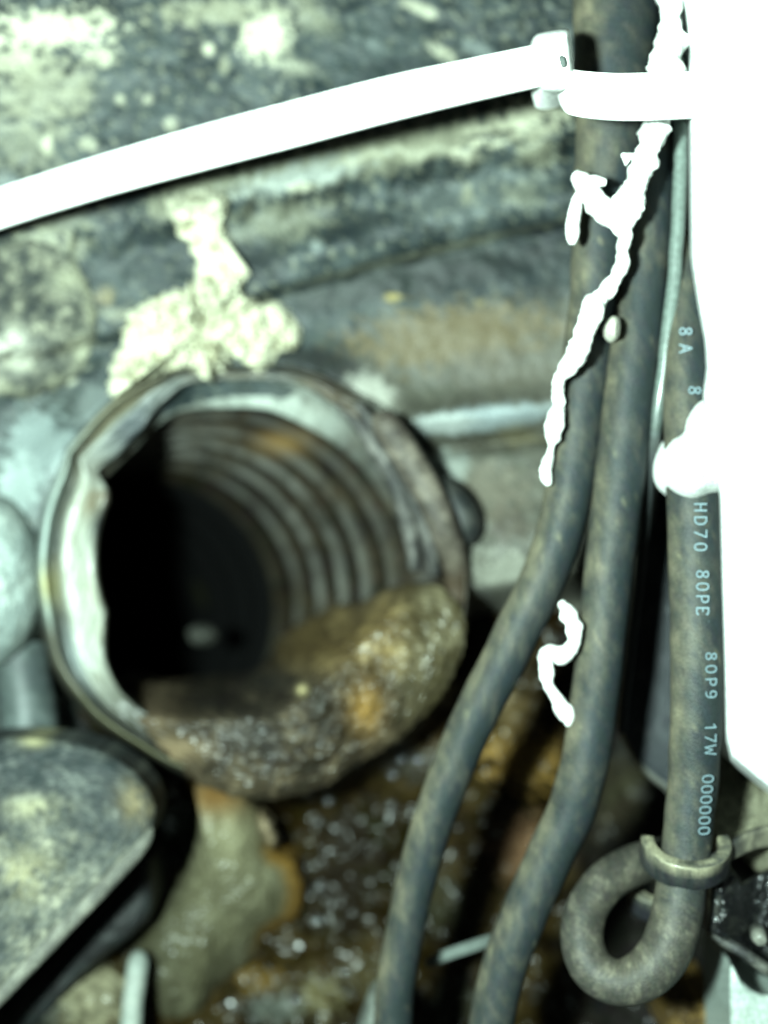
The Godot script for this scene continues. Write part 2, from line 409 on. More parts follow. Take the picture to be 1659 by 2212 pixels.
func duct() -> void:
	var c0 := Vector2(540, 1245)
	var outer := [Vector2(1003, 1230), Vector2(985, 1390), Vector2(915, 1520), Vector2(800, 1615), Vector2(690, 1680), Vector2(560, 1705), Vector2(430, 1675), Vector2(300, 1610), Vector2(190, 1530), Vector2(110, 1430), Vector2(80, 1300), Vector2(75, 1180), Vector2(95, 1080), Vector2(150, 965), Vector2(235, 870), Vector2(360, 808), Vector2(500, 798), Vector2(640, 800), Vector2(760, 850), Vector2(850, 900), Vector2(925, 1000), Vector2(975, 1110)]
	var inner := [Vector2(965, 1230), Vector2(950, 1370), Vector2(890, 1480), Vector2(780, 1570), Vector2(680, 1620), Vector2(560, 1640), Vector2(440, 1600), Vector2(330, 1545), Vector2(262, 1490), Vector2(236, 1440), Vector2(232, 1320), Vector2(212, 1230), Vector2(216, 1150), Vector2(237, 1085), Vector2(236, 1060), Vector2(212, 1020), Vector2(260, 985), Vector2(310, 930), Vector2(352, 872), Vector2(400, 832), Vector2(520, 822), Vector2(630, 828), Vector2(730, 880), Vector2(830, 955), Vector2(890, 1040), Vector2(940, 1120)]
	var n := 240
	var ro := []
	var ri := []
	for i in n:
		var g := 360.0 * i / n
		ro.append(by_angle(outer, c0, g))
		ri.append(by_angle(inner, c0, g))
	var t := thing("corrugated_duct", P(540, 1245, -0.02))
	tag(t, "torn round mouth of a black corrugated duct caked with dirt", "duct")
	# the lip: rounded rings between the outer rim and the torn inner edge
	var pts := PackedVector3Array()
	var cols := PackedColorArray()
	var nl := 44
	for j in nl:
		var q := float(j) / (nl - 1)
		for i in n:
			var g := 360.0 * i / n
			var left := clampf(1.0 - absf(fposmod(g - 190.0 + 180.0, 360.0) - 180.0) / 75.0, 0.0, 1.0)
			var r: float = lerpf(ro[i] * 1.03, ri[i], q)
			var z := 0.0
			z = lerpf(-0.030, 0.011, ss(-0.06, 0.17, q))
			z += 0.004 * exp(-pow((q - 0.22) / 0.09, 2.0))
			z -= 0.004 * exp(-pow((q - 0.40) / 0.07, 2.0))
			z -= 0.005 * ss(0.5, 1.0, q) * left
			z -= 0.004 * pow(maxf(0.0, (q - 0.93) / 0.07), 2.0)
			z += 0.0016 * sin(g * 0.11) + 0.0008 * fb(g * 6.0, q * 300.0, 0.8)
			var x := c0.x + r * cos(deg_to_rad(g))
			var y := c0.y + r * sin(deg_to_rad(g))
			pts.append(P(x, y, z))
			var k := cc(0.065, 0.068, 0.06).lerp(cc(0.13, 0.12, 0.09), clampf(0.4 + fb(x, y, 0.8), 0, 1))
			# the cream left side of the lip, lamp light painted into its colour
			var lit_cream := cc(0.42, 0.43, 0.34).lerp(cc(0.60, 0.63, 0.54), clampf(0.4 + fb(x, y * 0.4, 1.2), 0, 1))
			var a := ss(0.08, 0.5, left) * ss(0.42, 0.52, q)
			k = k.lerp(lit_cream, a)
			k = k.lerp(cc(0.42, 0.50, 0.46), ss(0.25, 0.7, left) * exp(-pow((q - 0.24) / 0.10, 2.0)) * (1.0 - ss(1300, 1390, y)))  # highlight along the outer ridge, painted in
			k = k.lerp(cc(0.68, 0.62, 0.28), exp(-pow((y - 1265.0) / 40.0, 2.0)) * exp(-pow((q - 0.28) / 0.11, 2.0)) * ss(0.3, 0.6, left))
			k = k.lerp(cc(0.24, 0.18, 0.10), exp(-pow((y - 1060.0) / 55.0, 2.0)) * ss(0.55, 0.75, q) * ss(0.1, 0.5, left) * clampf(0.6 + fb(x, y, 1.4), 0, 1))
			k = k.lerp(cc(0.045, 0.05, 0.05), exp(-pow((y - 1130.0) / 45.0, 2.0)) * ss(0.78, 0.95, q) * ss(0.2, 0.5, left))
			# dark band of the upper left, then the lower part brown with mud
			var up := exp(-pow((g - 232.0) / 20.0, 2.0))
			k = k.lerp(cc(0.085, 0.095, 0.10), up * ss(0.45, 0.6, q))
			k = k.lerp(cc(0.26, 0.23, 0.14), up * ss(0.1, 0.2, q) * (1.0 - ss(0.4, 0.5, q)) * 0.8)
			var dn := exp(-pow((g - 128.0) / 26.0, 2.0))
			k = k.lerp(cc(0.055, 0.055, 0.042), dn * 0.8)
			k = k.lerp(cc(0.20, 0.19, 0.11), dn * exp(-pow((q - 0.2) / 0.08, 2.0)) * 0.8)
			k = k.lerp(cc(0.30, 0.34, 0.33), exp(-pow((g - 155.0) / 10.0, 2.0)) * exp(-pow((q - 0.45) / 0.1, 2.0)))
			k = k.lerp(grime(cc(0.035, 0.025, 0.015), cc(0.20, 0.15, 0.08), x, y, 0.45, 1.5), ss(100, 60, g) * ss(0, 25, g))
			var right := clampf(1.0 - absf(fposmod(g - 335.0 + 180.0, 360.0) - 180.0) / 55.0, 0.0, 1.0)
			k = k.lerp(grime(cc(0.045, 0.034, 0.023), cc(0.22, 0.18, 0.13), x, y, 0.36, 1.8), ss(0.0, 0.3, right))
			k = k.lerp(cc(0.20, 0.195, 0.155), ss(0.1, 0.5, right) * (1.0 - ss(0.12, 0.4, q)) * clampf(0.6 + fb(x, y, 1.5), 0, 1))
			k = k.lerp(cc(0.34, 0.35, 0.30), exp(-pow((fposmod(g - 312.0 + 180.0, 360.0) - 180.0) / 9.0, 2.0)) * (1.0 - ss(0.5, 0.9, q)))
			z -= 0.006 * right * (1.0 - ss(0.3, 0.8, q)) * clampf(0.5 + 1.2 * fb(x, y, 1.3), 0, 1)
			z += right * (0.005 * fb(x, y, 1.6) - 0.003)
			pts[pts.size() - 1] = P(x, y, z)
			cols.append(k)
	obj("lip", grid(pts, cols, nl, n, true, 0), mat(0.42, 0.008, 70.0, 0.15, 0.3), t)
	# the corrugated wall going back and to the left
	pts = PackedVector3Array()
	cols = PackedColorArray()
	var nw := 200
	for j in nw:
		var s := float(j) / (nw - 1)
		var deep := pow(s, 1.15)
		var c := c0.lerp(Vector2(200, 1345), pow(s, 0.85))
		var z0 := 0.005 - 0.125 * deep
		for i in n:
			var g := 360.0 * i / n
			var r: float = lerpf(ri[i] + 2.0, lerpf(430.0, 265.0, s), ss(0.0, 0.25, s))
			var ridge := pow(absf(sin(s * PI * 10.0 + deg_to_rad(g) * 0.5)), 2.2)
			r *= 1.0 - 0.115 * ridge * ss(0.0, 0.06, s)
			var x := c.x + r * cos(deg_to_rad(g))
			var y := c.y + r * sin(deg_to_rad(g))
			pts.append(P(x, y, z0))
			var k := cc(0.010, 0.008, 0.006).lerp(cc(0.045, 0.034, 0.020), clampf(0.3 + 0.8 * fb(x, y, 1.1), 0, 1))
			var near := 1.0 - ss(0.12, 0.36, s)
			k = k.lerp(cc(0.008, 0.007, 0.005), (1.0 - ss(0.15, 0.6, ridge)) * ss(0.08, 0.16, s) * 0.85)  # shade in the troughs painted dark
			k = k.lerp(cc(0.17, 0.165, 0.145), ss(0.55, 0.95, ridge) * clampf(0.15 * near + exp(-pow((s - 0.40) / 0.19, 2.0)), 0, 1) * clampf(0.75 + 0.8 * fb(x, y, 0.9), 0, 1))  # pale crests: grey dust with glints painted in
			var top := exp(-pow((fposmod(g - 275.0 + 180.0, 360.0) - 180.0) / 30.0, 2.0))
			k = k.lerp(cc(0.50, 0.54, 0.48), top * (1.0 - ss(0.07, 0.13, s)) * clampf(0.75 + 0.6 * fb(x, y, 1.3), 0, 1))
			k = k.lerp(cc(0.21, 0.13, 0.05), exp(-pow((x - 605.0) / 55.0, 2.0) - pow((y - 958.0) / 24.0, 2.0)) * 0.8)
			k = k.lerp(cc(0.006, 0.006, 0.004), ss(0.55, 0.74, s))  # shade of the deep tube painted into the colour
			cols.append(k)
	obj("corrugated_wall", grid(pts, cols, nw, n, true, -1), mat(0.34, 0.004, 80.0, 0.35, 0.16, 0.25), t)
	# its dark end
	var back := []
	for i in 24: back.append(Vector2(200, 1345) + Vector2(275, 275) * Vector2.from_angle(TAU * i / 24.0))
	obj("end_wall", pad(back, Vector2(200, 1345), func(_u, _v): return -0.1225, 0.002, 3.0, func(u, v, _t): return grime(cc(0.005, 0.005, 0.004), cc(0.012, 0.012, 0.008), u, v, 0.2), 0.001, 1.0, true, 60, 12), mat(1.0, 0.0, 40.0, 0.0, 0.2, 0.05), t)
	# the loose rib end and a black tab on the right of the mouth
	var rib := sweep([[822, 908, 0.018, 20], [836, 920, 0.020, 30], [875, 980, 0.020, 31], [925, 1065, 0.020, 32], [962, 1150, 0.019, 32], [985, 1230, 0.011, 30], [985, 1310, 0.008, 24]],
		func(tt, g, p): return grime(cc(0.05, 0.042, 0.034), cc(0.22, 0.19, 0.15), p.x * 9000.0, p.y * 9000.0, 0.42 + 0.15 * sin(g), 1.6).lerp(cc(0.05, 0.028, 0.012), ss(0.65, 0.9, tt) * 0.7), 70, 24, Vector3(0, 0, 1), 2.0, 0.1, 60.0)
	tag(obj("rib", rib, mat(0.6, 0.015, 70.0), t), "brown loose rib end standing off the mouth")
	for w in [[[732, 872, 0.008, 10], [790, 935, 0.008, 17], [845, 1020, 0.008, 18], [880, 1120, 0.007, 18], [895, 1230, 0.004, 14]], [[770, 872, 0.014, 10], [830, 950, 0.014, 18], [885, 1045, 0.014, 19], [920, 1140, 0.013, 19], [938, 1240, 0.010, 14]]]:
		obj("rib", sweep(w, func(_t, g, p): return grime(cc(0.035, 0.034, 0.032), cc(0.20, 0.19, 0.17), p.x * 9000.0, p.y * 9000.0, 0.36 + 0.1 * sin(g), 1.6), 60, 20, Vector3(0, 0, 1), 2.0, 0.15, 80.0), mat(0.6, 0.012, 70.0), t)
	obj("tab", pad([Vector2(948, 1030), Vector2(995, 1048), Vector2(1034, 1098), Vector2(1042, 1145), Vector2(1020, 1178), Vector2(985, 1160), Vector2(960, 1110)], Vector2(992, 1110), func(_u, _v): return 0.013, 0.004, 3.0, func(u, v, _t): return grime(cc(0.018, 0.02, 0.02), cc(0.07, 0.07, 0.06), u, v, 0.2), 0.0, 1.0, true, 60, 12), mat(0.5), t)

	# the silt lying in the mouth
	var silt_poly := [Vector2(248, 1470), Vector2(330, 1492), Vector2(440, 1478), Vector2(530, 1470), Vector2(572, 1430), Vector2(610, 1375), Vector2(660, 1345), Vector2(720, 1312), Vector2(790, 1300), Vector2(850, 1270), Vector2(900, 1262), Vector2(958, 1270), Vector2(1000, 1320), Vector2(1002, 1400), Vector2(955, 1500), Vector2(872, 1590), Vector2(775, 1652), Vector2(680, 1708), Vector2(560, 1728), Vector2(440, 1698), Vector2(370, 1640), Vector2(300, 1560)]
	var silt := pad(silt_poly, Vector2(700, 1520), func(u, v): return lerpf(-0.032, 0.013, maxf(ss(-20.0, 140.0, (u - 600.0) * 0.67 + (v - 1380.0) * 0.74), ss(1470.0, 1560.0, v))), 0.011, 1.7, func(u, v, _t):
		var k := grime(cc(0.026, 0.020, 0.013), cc(0.15, 0.115, 0.07), u, v, 0.40, 1.7)
		k = k.lerp(grime(cc(0.085, 0.058, 0.024), cc(0.28, 0.20, 0.085), u, v, 0.46, 1.6), ss(560, 660, u) * ss(1500, 1400, v))
		k = k.lerp(grime(cc(0.065, 0.052, 0.026), cc(0.22, 0.19, 0.115), u, v, 0.44, 1.6), ss(820, 930, u))
		k = k.lerp(cc(0.30, 0.17, 0.04), 0.8 * exp(-pow((u - 790.0) / 35.0, 2.0) - pow((v - 1530.0) / 50.0, 2.0)))
		k = k.lerp(cc(0.028, 0.026, 0.022), 0.75 * exp(-pow((u - 600.0) / 90.0, 2.0) - pow((v - 1470.0) / 30.0, 2.0)))
		k = k.lerp(cc(0.035, 0.033, 0.03), 0.6 * exp(-pow((u - 540.0) / 110.0, 2.0) - pow((v - 1580.0) / 70.0, 2.0)))
		k = k.lerp(cc(0.26, 0.19, 0.11), 0.8 * exp(-pow((u - 370.0) / 70.0, 2.0) - pow((v - 1620.0) / 26.0, 2.0)))
		k = k.lerp(cc(0.22, 0.16, 0.10), 0.7 * exp(-pow((u - 320.0) / 60.0, 2.0) - pow((v - 1530.0) / 36.0, 2.0)))
		k = k.lerp(cc(0.5, 0.42, 0.22), exp(-pow((u - 652.0) / 11.0, 2.0) - pow((v - 1490.0) / 12.0, 2.0)))
		return k, 0.0021, 1.2, true, 240, 90, 7.0, 0.02)
	tag(obj("silt_deposit", silt, mat(0.5, 0.005, 36.0, 0.35, 0.2, 0.25)), "crusty brown silt and rust filling the lower right of the duct mouth", "silt")

	# mud running out under the lip
	var mud := pad([Vector2(425, 1690), Vector2(520, 1715), Vector2(560, 1760), Vector2(590, 1830), Vector2(640, 1870), Vector2(655, 1930), Vector2(640, 1980), Vector2(580, 2020), Vector2(540, 2080), Vector2(480, 2130), Vector2(400, 2230), Vector2(310, 2230), Vector2(250, 2140), Vector2(290, 2030), Vector2(370, 1930), Vector2(420, 1830), Vector2(430, 1760)], Vector2(470, 1950), func(u, v): return lerpf(-0.018, -0.008, ss(2000, 1690, v)) + 0.006 * ss(500, 300, u), 0.016, 2.2, func(u, v, t):
		var k := grime(cc(0.085, 0.078, 0.045), cc(0.17, 0.16, 0.10), u, v, 0.42, 1.4)
		k = k.lerp(cc(0.27, 0.25, 0.15), 0.7 * exp(-pow((u - 500.0) / 60.0, 2.0) - pow((v - 1800.0) / 80.0, 2.0)))
		k = k.lerp(cc(0.30, 0.16, 0.03), 0.85 * ss(0.72, 0.95, t) * ss(520, 600, u) * ss(1800, 1850, v))
		k = k.lerp(cc(0.22, 0.11, 0.03), 0.85 * exp(-pow((u - 470.0) / 70.0, 2.0) - pow((v - 1720.0) / 40.0, 2.0)))
		k = k.lerp(cc(0.035, 0.034, 0.022), ss(440, 340, u) * 0.6)
		return k, 0.0012, 1.0, true, 180, 60, 6.0, 0.02)
	tag(obj("mud_mound", mud, mat(0.5, 0.006, 50.0, 0.18, 0.28, 0.2)), "smooth olive mud mound with an orange edge below the duct mouth", "mud")
	var crumb := pad([Vector2(560, 1755), Vector2(585, 1770), Vector2(600, 1810), Vector2(592, 1830), Vector2(572, 1815), Vector2(556, 1785)], Vector2(578, 1793), func(_u, _v): return -0.008, 0.006, 2.0, func(u, v, _t): return grime(cc(0.14, 0.10, 0.05), cc(0.36, 0.28, 0.18), u, v, 0.5, 2.0), 0.001, 3.0, true, 50, 12, 4.0)
	tag(obj("mud_crumb", crumb, mat(0.5, 0.03, 70.0, 0.4, 0.25)), "small tan crumb beside the upper end of the mud mound", "mud")
	var stone := pad([Vector2(405, 1362), Vector2(430, 1350), Vector2(462, 1358), Vector2(470, 1378), Vector2(450, 1394), Vector2(415, 1390)], Vector2(437, 1372), func(_u, _v): return -0.05, 0.004, 2.0, func(u, v, _t): return grime(cc(0.04, 0.04, 0.033), cc(0.07, 0.07, 0.06), u, v, 0.4, 3.0), 0.001, 3.0, true, 40, 10)
	tag(obj("pebble", stone, mat(0.6)), "pale grey pebble lying deep in the dark duct", "pebble")

# ---------- hoses and what binds them ----------
func rubber(dusty: float, seed_u: float) -> Callable:
	return func(_t, g, p):
		var u: float = p.x / K + seed_u
		var v: float = -p.y / K
		var side := 0.5 + 0.5 * cos(g - 0.15)  # paler left side: dust, with lamp light painted in as well
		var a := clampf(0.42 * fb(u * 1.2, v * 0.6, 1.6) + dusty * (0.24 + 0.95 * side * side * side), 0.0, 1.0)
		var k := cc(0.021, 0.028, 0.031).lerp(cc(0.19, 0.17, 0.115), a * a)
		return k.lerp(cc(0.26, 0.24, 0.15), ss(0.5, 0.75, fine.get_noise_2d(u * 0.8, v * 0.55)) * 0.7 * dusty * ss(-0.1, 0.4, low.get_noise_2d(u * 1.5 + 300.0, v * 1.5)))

func hoses() -> void:
	var group := "dusty black rubber hoses"
	var rub := mat(0.55, 0.008, 90.0, 0.0, 0.2, 0.26)
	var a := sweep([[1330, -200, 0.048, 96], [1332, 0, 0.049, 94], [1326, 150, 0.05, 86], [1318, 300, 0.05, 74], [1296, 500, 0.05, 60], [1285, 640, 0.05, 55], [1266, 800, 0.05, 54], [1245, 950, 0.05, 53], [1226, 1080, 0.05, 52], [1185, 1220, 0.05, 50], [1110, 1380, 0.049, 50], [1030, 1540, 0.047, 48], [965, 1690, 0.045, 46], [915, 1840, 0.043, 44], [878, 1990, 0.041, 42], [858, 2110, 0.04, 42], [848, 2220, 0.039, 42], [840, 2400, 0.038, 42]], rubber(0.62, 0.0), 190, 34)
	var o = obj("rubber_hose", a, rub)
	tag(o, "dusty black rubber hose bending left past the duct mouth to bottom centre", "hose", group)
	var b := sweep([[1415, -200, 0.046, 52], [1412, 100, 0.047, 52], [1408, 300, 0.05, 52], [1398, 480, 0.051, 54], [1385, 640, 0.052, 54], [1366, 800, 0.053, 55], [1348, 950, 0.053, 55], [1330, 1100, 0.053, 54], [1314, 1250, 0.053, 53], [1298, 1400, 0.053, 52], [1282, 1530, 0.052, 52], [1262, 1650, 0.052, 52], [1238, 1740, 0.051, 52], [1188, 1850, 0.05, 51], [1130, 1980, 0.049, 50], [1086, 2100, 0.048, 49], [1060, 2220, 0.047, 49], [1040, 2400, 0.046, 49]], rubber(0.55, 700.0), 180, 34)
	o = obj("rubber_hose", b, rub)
	tag(o, "dark rubber hose running straight down the middle of the three hoses", "hose", group)
	# the printed hose and its loop
	var t := thing("printed_hose", P(1500, 1200, 0.062))
	tag(t, "thick grey black hose with white lettering and a loop through a clip", "hose", group)
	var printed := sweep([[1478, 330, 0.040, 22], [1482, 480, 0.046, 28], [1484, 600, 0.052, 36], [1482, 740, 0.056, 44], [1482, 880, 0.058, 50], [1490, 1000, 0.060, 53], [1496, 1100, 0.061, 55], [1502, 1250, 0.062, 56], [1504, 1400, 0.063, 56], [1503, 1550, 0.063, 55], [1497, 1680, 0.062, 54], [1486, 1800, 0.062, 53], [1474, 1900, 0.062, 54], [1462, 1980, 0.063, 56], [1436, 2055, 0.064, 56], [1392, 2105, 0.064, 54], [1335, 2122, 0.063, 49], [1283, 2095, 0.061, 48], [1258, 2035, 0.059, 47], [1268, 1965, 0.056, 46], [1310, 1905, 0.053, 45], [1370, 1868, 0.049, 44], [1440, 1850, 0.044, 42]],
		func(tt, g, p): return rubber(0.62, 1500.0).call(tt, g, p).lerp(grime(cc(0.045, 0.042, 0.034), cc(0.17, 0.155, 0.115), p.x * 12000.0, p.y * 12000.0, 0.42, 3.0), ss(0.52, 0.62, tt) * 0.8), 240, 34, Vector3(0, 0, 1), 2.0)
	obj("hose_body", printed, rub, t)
	var ink := StandardMaterial3D.new()
	ink.albedo_color = cc(0.075, 0.11, 0.125).linear_to_srgb()
	ink.roughness = 0.7
	var font := SystemFont.new()
	font.font_names = PackedStringArray(["Droid Sans Mono"])
	font.font_weight = 700
	# text runs down the hose: [characters, u, v of the first, v step, depth of the hose axis, hose radius]
	for w in [["8A", 1470, 722, 36.0, 0.0565, 44.0], ["8", 1488, 848, 30.0, 0.058, 49.0], ["HD70", 1499, 1096, 28.0, 0.0615, 55.0], ["80PB5", 1503, 1238, 26.0, 0.0622, 56.0], ["80P9", 1522, 1412, 27.0, 0.063, 56.0], ["17W", 1521, 1562, 24.0, 0.063, 55.0], ["000000", 1519, 1672, 22.0, 0.0625, 54.0]]:
		for i in w[0].length():
			var v: float = w[2] + w[3] * i
			var tm := TextMesh.new()
			tm.text = w[0][i]
			tm.font = font
			tm.font_size = 32
			tm.depth = 0.00012
			tm.pixel_size = 0.000044
			var drift := -ss(1600, 1800, v) * 12.0
			var axis_u := 1503.0 - ss(1350, 900, v) * 12.0 + drift - ss(1000, 700, v) * 10.0
			var off: float = (w[1] + drift - axis_u) / w[5]
			var p := P(w[1] + drift, v, w[4])
			var rad: float = w[5] * K * (DIST - w[4]) / DIST
			p.z += rad * sqrt(maxf(0.0, 1.0 - off * off)) + 0.00025
			var l := obj("printed_letter", tm, ink, t)
			l.position = p - t.position
			l.rotation = Vector3(0, asin(clampf(off, -0.9, 0.9)), 0)
			l.rotate_object_local(Vector3(0, 0, 1), -PI / 2)
	# thin tube and black flap behind
	var d := sweep([[1470, 120, 0.056, 15], [1470, 300, 0.056, 15], [1466, 450, 0.056, 15], [1456, 600, 0.056, 15], [1436, 780, 0.056, 15], [1420, 900, 0.055, 14], [1405, 1000, 0.052, 13], [1390, 1150, 0.046, 12], [1374, 1300, 0.042, 11], [1356, 1450, 0.038, 10], [1342, 1580, 0.034, 10]],
		func(tt, g, p): return cc(0.15, 0.185, 0.165).lerp(cc(0.03, 0.033, 0.034), ss(0.42, 0.62, tt)), 90, 18)
	tag(obj("thin_tube", d, mat(0.35, 0.0, 40.0, 0.3, 0.2)), "thin pale grey tube beside the middle hose", "tube")
	var flap := pad([Vector2(1432, 1000), Vector2(1470, 1060), Vector2(1480, 1400), Vector2(1475, 1720), Vector2(1436, 1706), Vector2(1390, 1668), Vector2(1352, 1610), Vector2(1336, 1550), Vector2(1345, 1440), Vector2(1380, 1230)], Vector2(1420, 1420), func(_u, _v): return 0.02, 0.004, 9.0, func(u, v, tt): return grime(cc(0.022, 0.025, 0.03), cc(0.12, 0.13, 0.13), u, v, 0.16, 1.6).lerp(cc(0.22, 0.22, 0.19), ss(0.93, 0.97, tt) * ss(1480, 1560, v)), 0.0, 1.0, true, 140, 30)
	tag(obj("black_flap", flap, mat(0.45, 0.01, 80.0)), "black plastic flap with a pale rounded lower edge between two hoses", "flap")

	# hose clip
	var clip_at := P(1478, 1850, 0.062)
	var clip := thing("hose_clip", clip_at)
	tag(clip, "dusty black open clip ring holding the looped hose", "clip")
	var band := func(cu: float, cv: float, cz: float, ru: float, a0: float, a1: float, hh: float, th: float, tilt: float) -> ArrayMesh:
		var pts := PackedVector3Array()
		var cols := PackedColorArray()
		var mid_p := P(cu, cv, cz)
		var rr := ru * K * (DIST - cz) / DIST
		var up := Vector3(0, cos(tilt), sin(tilt))
		var fwd := Vector3(0, -sin(tilt), cos(tilt))
		var rows := 44
		for i in rows + 2:
			var f := clampf(float(i - 1) / (rows - 1), 0.0, 1.0)
			var g := deg_to_rad(lerpf(a0, a1, f))
			var dir := Vector3.RIGHT * cos(g) + fwd * sin(g)
			for c in 16:
				var q := TAU * c / 16.0
				var x := signf(cos(q)) * pow(absf(cos(q)), 0.3) * th * K
				var y := signf(sin(q)) * pow(absf(sin(q)), 0.3) * hh * K
				if i == 0 or i == rows + 1:
					x = 0; y = 0
				pts.append(mid_p + dir * (rr + x) + up * y)
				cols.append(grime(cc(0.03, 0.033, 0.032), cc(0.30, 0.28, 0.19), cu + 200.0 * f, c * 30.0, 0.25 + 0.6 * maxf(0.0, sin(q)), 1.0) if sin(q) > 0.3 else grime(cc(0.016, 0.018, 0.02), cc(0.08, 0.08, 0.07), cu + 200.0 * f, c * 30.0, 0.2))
		return grid(pts, cols, rows + 2, 16, true, 1)
	obj("clip_ring", band.call(1480.0, 1838.0, 0.060, 82.0, -12.0, 192.0, 25.0, 12.0, 0.42), mat(0.4, 0.01, 80.0, 0.2, 0.2), clip)
	obj("clip_arm", sweep([[1545, 1862, 0.064, 15, 10], [1580, 1838, 0.060, 18, 10], [1630, 1812, 0.055, 22, 10], [1700, 1800, 0.050, 24, 10]], func(_t, g, p): return grime(cc(0.05, 0.05, 0.045), cc(0.3, 0.28, 0.2), p.x * 9000.0, p.y * 9000.0, 0.3 + 0.3 * sin(g)), 30, 18, Vector3(0, 0, 1), 4.0), mat(0.5, 0.01, 80.0), clip)
	obj("lower_ring", band.call(1412.0, 1935.0, 0.040, 40.0, 60.0, 260.0, 26.0, 12.0, 0.5), mat(0.5, 0.01, 80.0), clip)

	var block := thing("black_bracket", P(1610, 2080, 0.04))
	tag(block, "glossy black wet bracket at the right edge below the clip", "bracket")
	var dark := func(u, v, _t): return grime(cc(0.009, 0.010, 0.011), cc(0.14, 0.14, 0.115), u, v, 0.0, 1.5)
	obj("bracket_face", pad([Vector2(1530, 1905), Vector2(1575, 1868), Vector2(1600, 1905), Vector2(1645, 1880), Vector2(1760, 1830), Vector2(1780, 2010), Vector2(1740, 2140), Vector2(1650, 2110), Vector2(1580, 2050), Vector2(1522, 2010)], Vector2(1640, 1985), func(u, v): return 0.040 + 0.010 * ss(1640, 1560, u), 0.008, 10.0, dark, 0.0012, 2.0, false, 130, 40, 0.0, 0.03), mat(0.3, 0.006, 60.0, 0.5, 0.15), block)
	obj("bracket_edge", sweep([[1530, 1995, 0.055, 11], [1560, 2030, 0.056, 12], [1610, 2060, 0.057, 12], [1660, 2095, 0.057, 13], [1720, 2120, 0.056, 13]], func(_t, g, p): return grime(cc(0.03, 0.03, 0.03), cc(0.24, 0.24, 0.2), p.x * 9000.0, p.y * 9000.0, 0.36), 40, 14, Vector3(0, 0, 1), 2.0, 0.2, 80.0), mat(0.3, 0.02, 80.0, 0.5, 0.15), block)
	obj("bolt", sweep([[1636, 2010, 0.050, 16], [1640, 2022, 0.058, 18], [1644, 2034, 0.060, 12]], func(_t, _g, p): return grime(cc(0.2, 0.2, 0.17), cc(0.5, 0.5, 0.42), p.x * 9000.0, p.y * 9000.0, 0.5), 12, 12), mat(0.3, 0.0, 40.0, 0.5, 0.15), block)
	tag(obj("dusty_ledge", pad([Vector2(1560, 1640), Vector2(1660, 1640), Vector2(1900, 1640), Vector2(1900, 1900), Vector2(1700, 1880), Vector2(1640, 1885), Vector2(1585, 1850), Vector2(1545, 1850), Vector2(1535, 1800)], Vector2(1640, 1760), func(_u, v): return 0.03 + 0.00005 * (v - 1640.0), 0.004, 6.0, func(u, v, _t): return grime(cc(0.11, 0.105, 0.07), cc(0.25, 0.24, 0.16), u, v, 0.5, 1.4), 0.0012, 1.4, true, 120, 30), mat(0.75, 0.03, 70.0)), "dusty olive ledge under the white panel at the right edge", "ledge")
	tag(obj("pale_moulding", pad([Vector2(1572, 2085), Vector2(1600, 2110), Vector2(1640, 2140), Vector2(1760, 2170), Vector2(1900, 2500), Vector2(1580, 2500), Vector2(1575, 2300)], Vector2(1680, 2330), func(_u, _v): return 0.047, 0.010, 12.0, func(u, v, _t): return grime(cc(0.40, 0.46, 0.42), cc(0.30, 0.33, 0.28), u, v, 0.2), 0.0004, 1.0, true, 110, 30, 0.0, 0.02), mat(0.4, 0.0, 40.0, 0.2, 0.2)), "pale green plastic moulding in the bottom right corner", "moulding")
	tag(obj("rusty_lump", pad([Vector2(1430, 2185), Vector2(1460, 2150), Vector2(1500, 2160), Vector2(1535, 2140), Vector2(1572, 2170), Vector2(1576, 2240), Vector2(1540, 2290), Vector2(1460, 2280)], Vector2(1510, 2215), func(_u, _v): return 0.012, 0.014, 2.0, func(u, v, _t): return grime(cc(0.10, 0.06, 0.02), cc(0.42, 0.26, 0.06), u, v, 0.5 + 0.2 * ss(1480, 1560, u), 2.0), 0.003, 2.6, true, 90, 30, 6.0, 0.02), mat(0.6, 0.05, 60.0, 0.2, 0.3)), "orange brown rusty lump below the hose loop", "rust")

	# the white cable tie round the two hoses
	var white := func(_t, _g, p): return cc(0.84, 0.86, 0.82) * (0.97 + 0.03 * fine.get_noise_3dv(p * 4000.0))
	var wm := mat(0.38, 0.0, 40.0, 0.0, 0.2, 0.4, true)
	var sm0 := mat(0.6)
	var tie := thing("cable_tie", P(1300, 200, 0.07))
	tag(tie, "white nylon cable tie strapped round the hoses, long tail to the left", "cable tie")
	obj("tail", sweep([[-260, 540, 0.024, 44, 8], [-100, 486, 0.028, 43, 8], [0, 450, 0.031, 41, 8], [200, 387, 0.037, 43, 8], [400, 330, 0.043, 46, 8], [600, 277, 0.049, 48, 8], [850, 212, 0.056, 48, 8], [1000, 178, 0.061, 46, 8], [1165, 142, 0.068, 45, 8], [1215, 132, 0.071, 44, 8]], white, 120, 28, Vector3(0, 0, 1), 7.0), wm, tie)
	obj("head", pad([Vector2(1150, 100), Vector2(1155, 78), Vector2(1175, 68), Vector2(1222, 62), Vector2(1232, 75), Vector2(1240, 150), Vector2(1236, 185), Vector2(1206, 200), Vector2(1178, 200), Vector2(1166, 185)], Vector2(1198, 132), func(_u, _v): return 0.066, 0.013, 7.0, func(_u, _v, _t): return cc(0.84, 0.86, 0.82), 0.0, 1.0, true, 80, 24, 0.0, 0.01), wm, tie)
	obj("slot", pad([Vector2(1208, 122), Vector2(1220, 122), Vector2(1224, 142), Vector2(1214, 146)], Vector2(1216, 133), func(_u, _v): return 0.0785, 0.0012, 6.0, func(_u, _v, _t): return cc(0.10, 0.12, 0.11), 0.0, 1.0, true, 30, 6), sm0, tie)
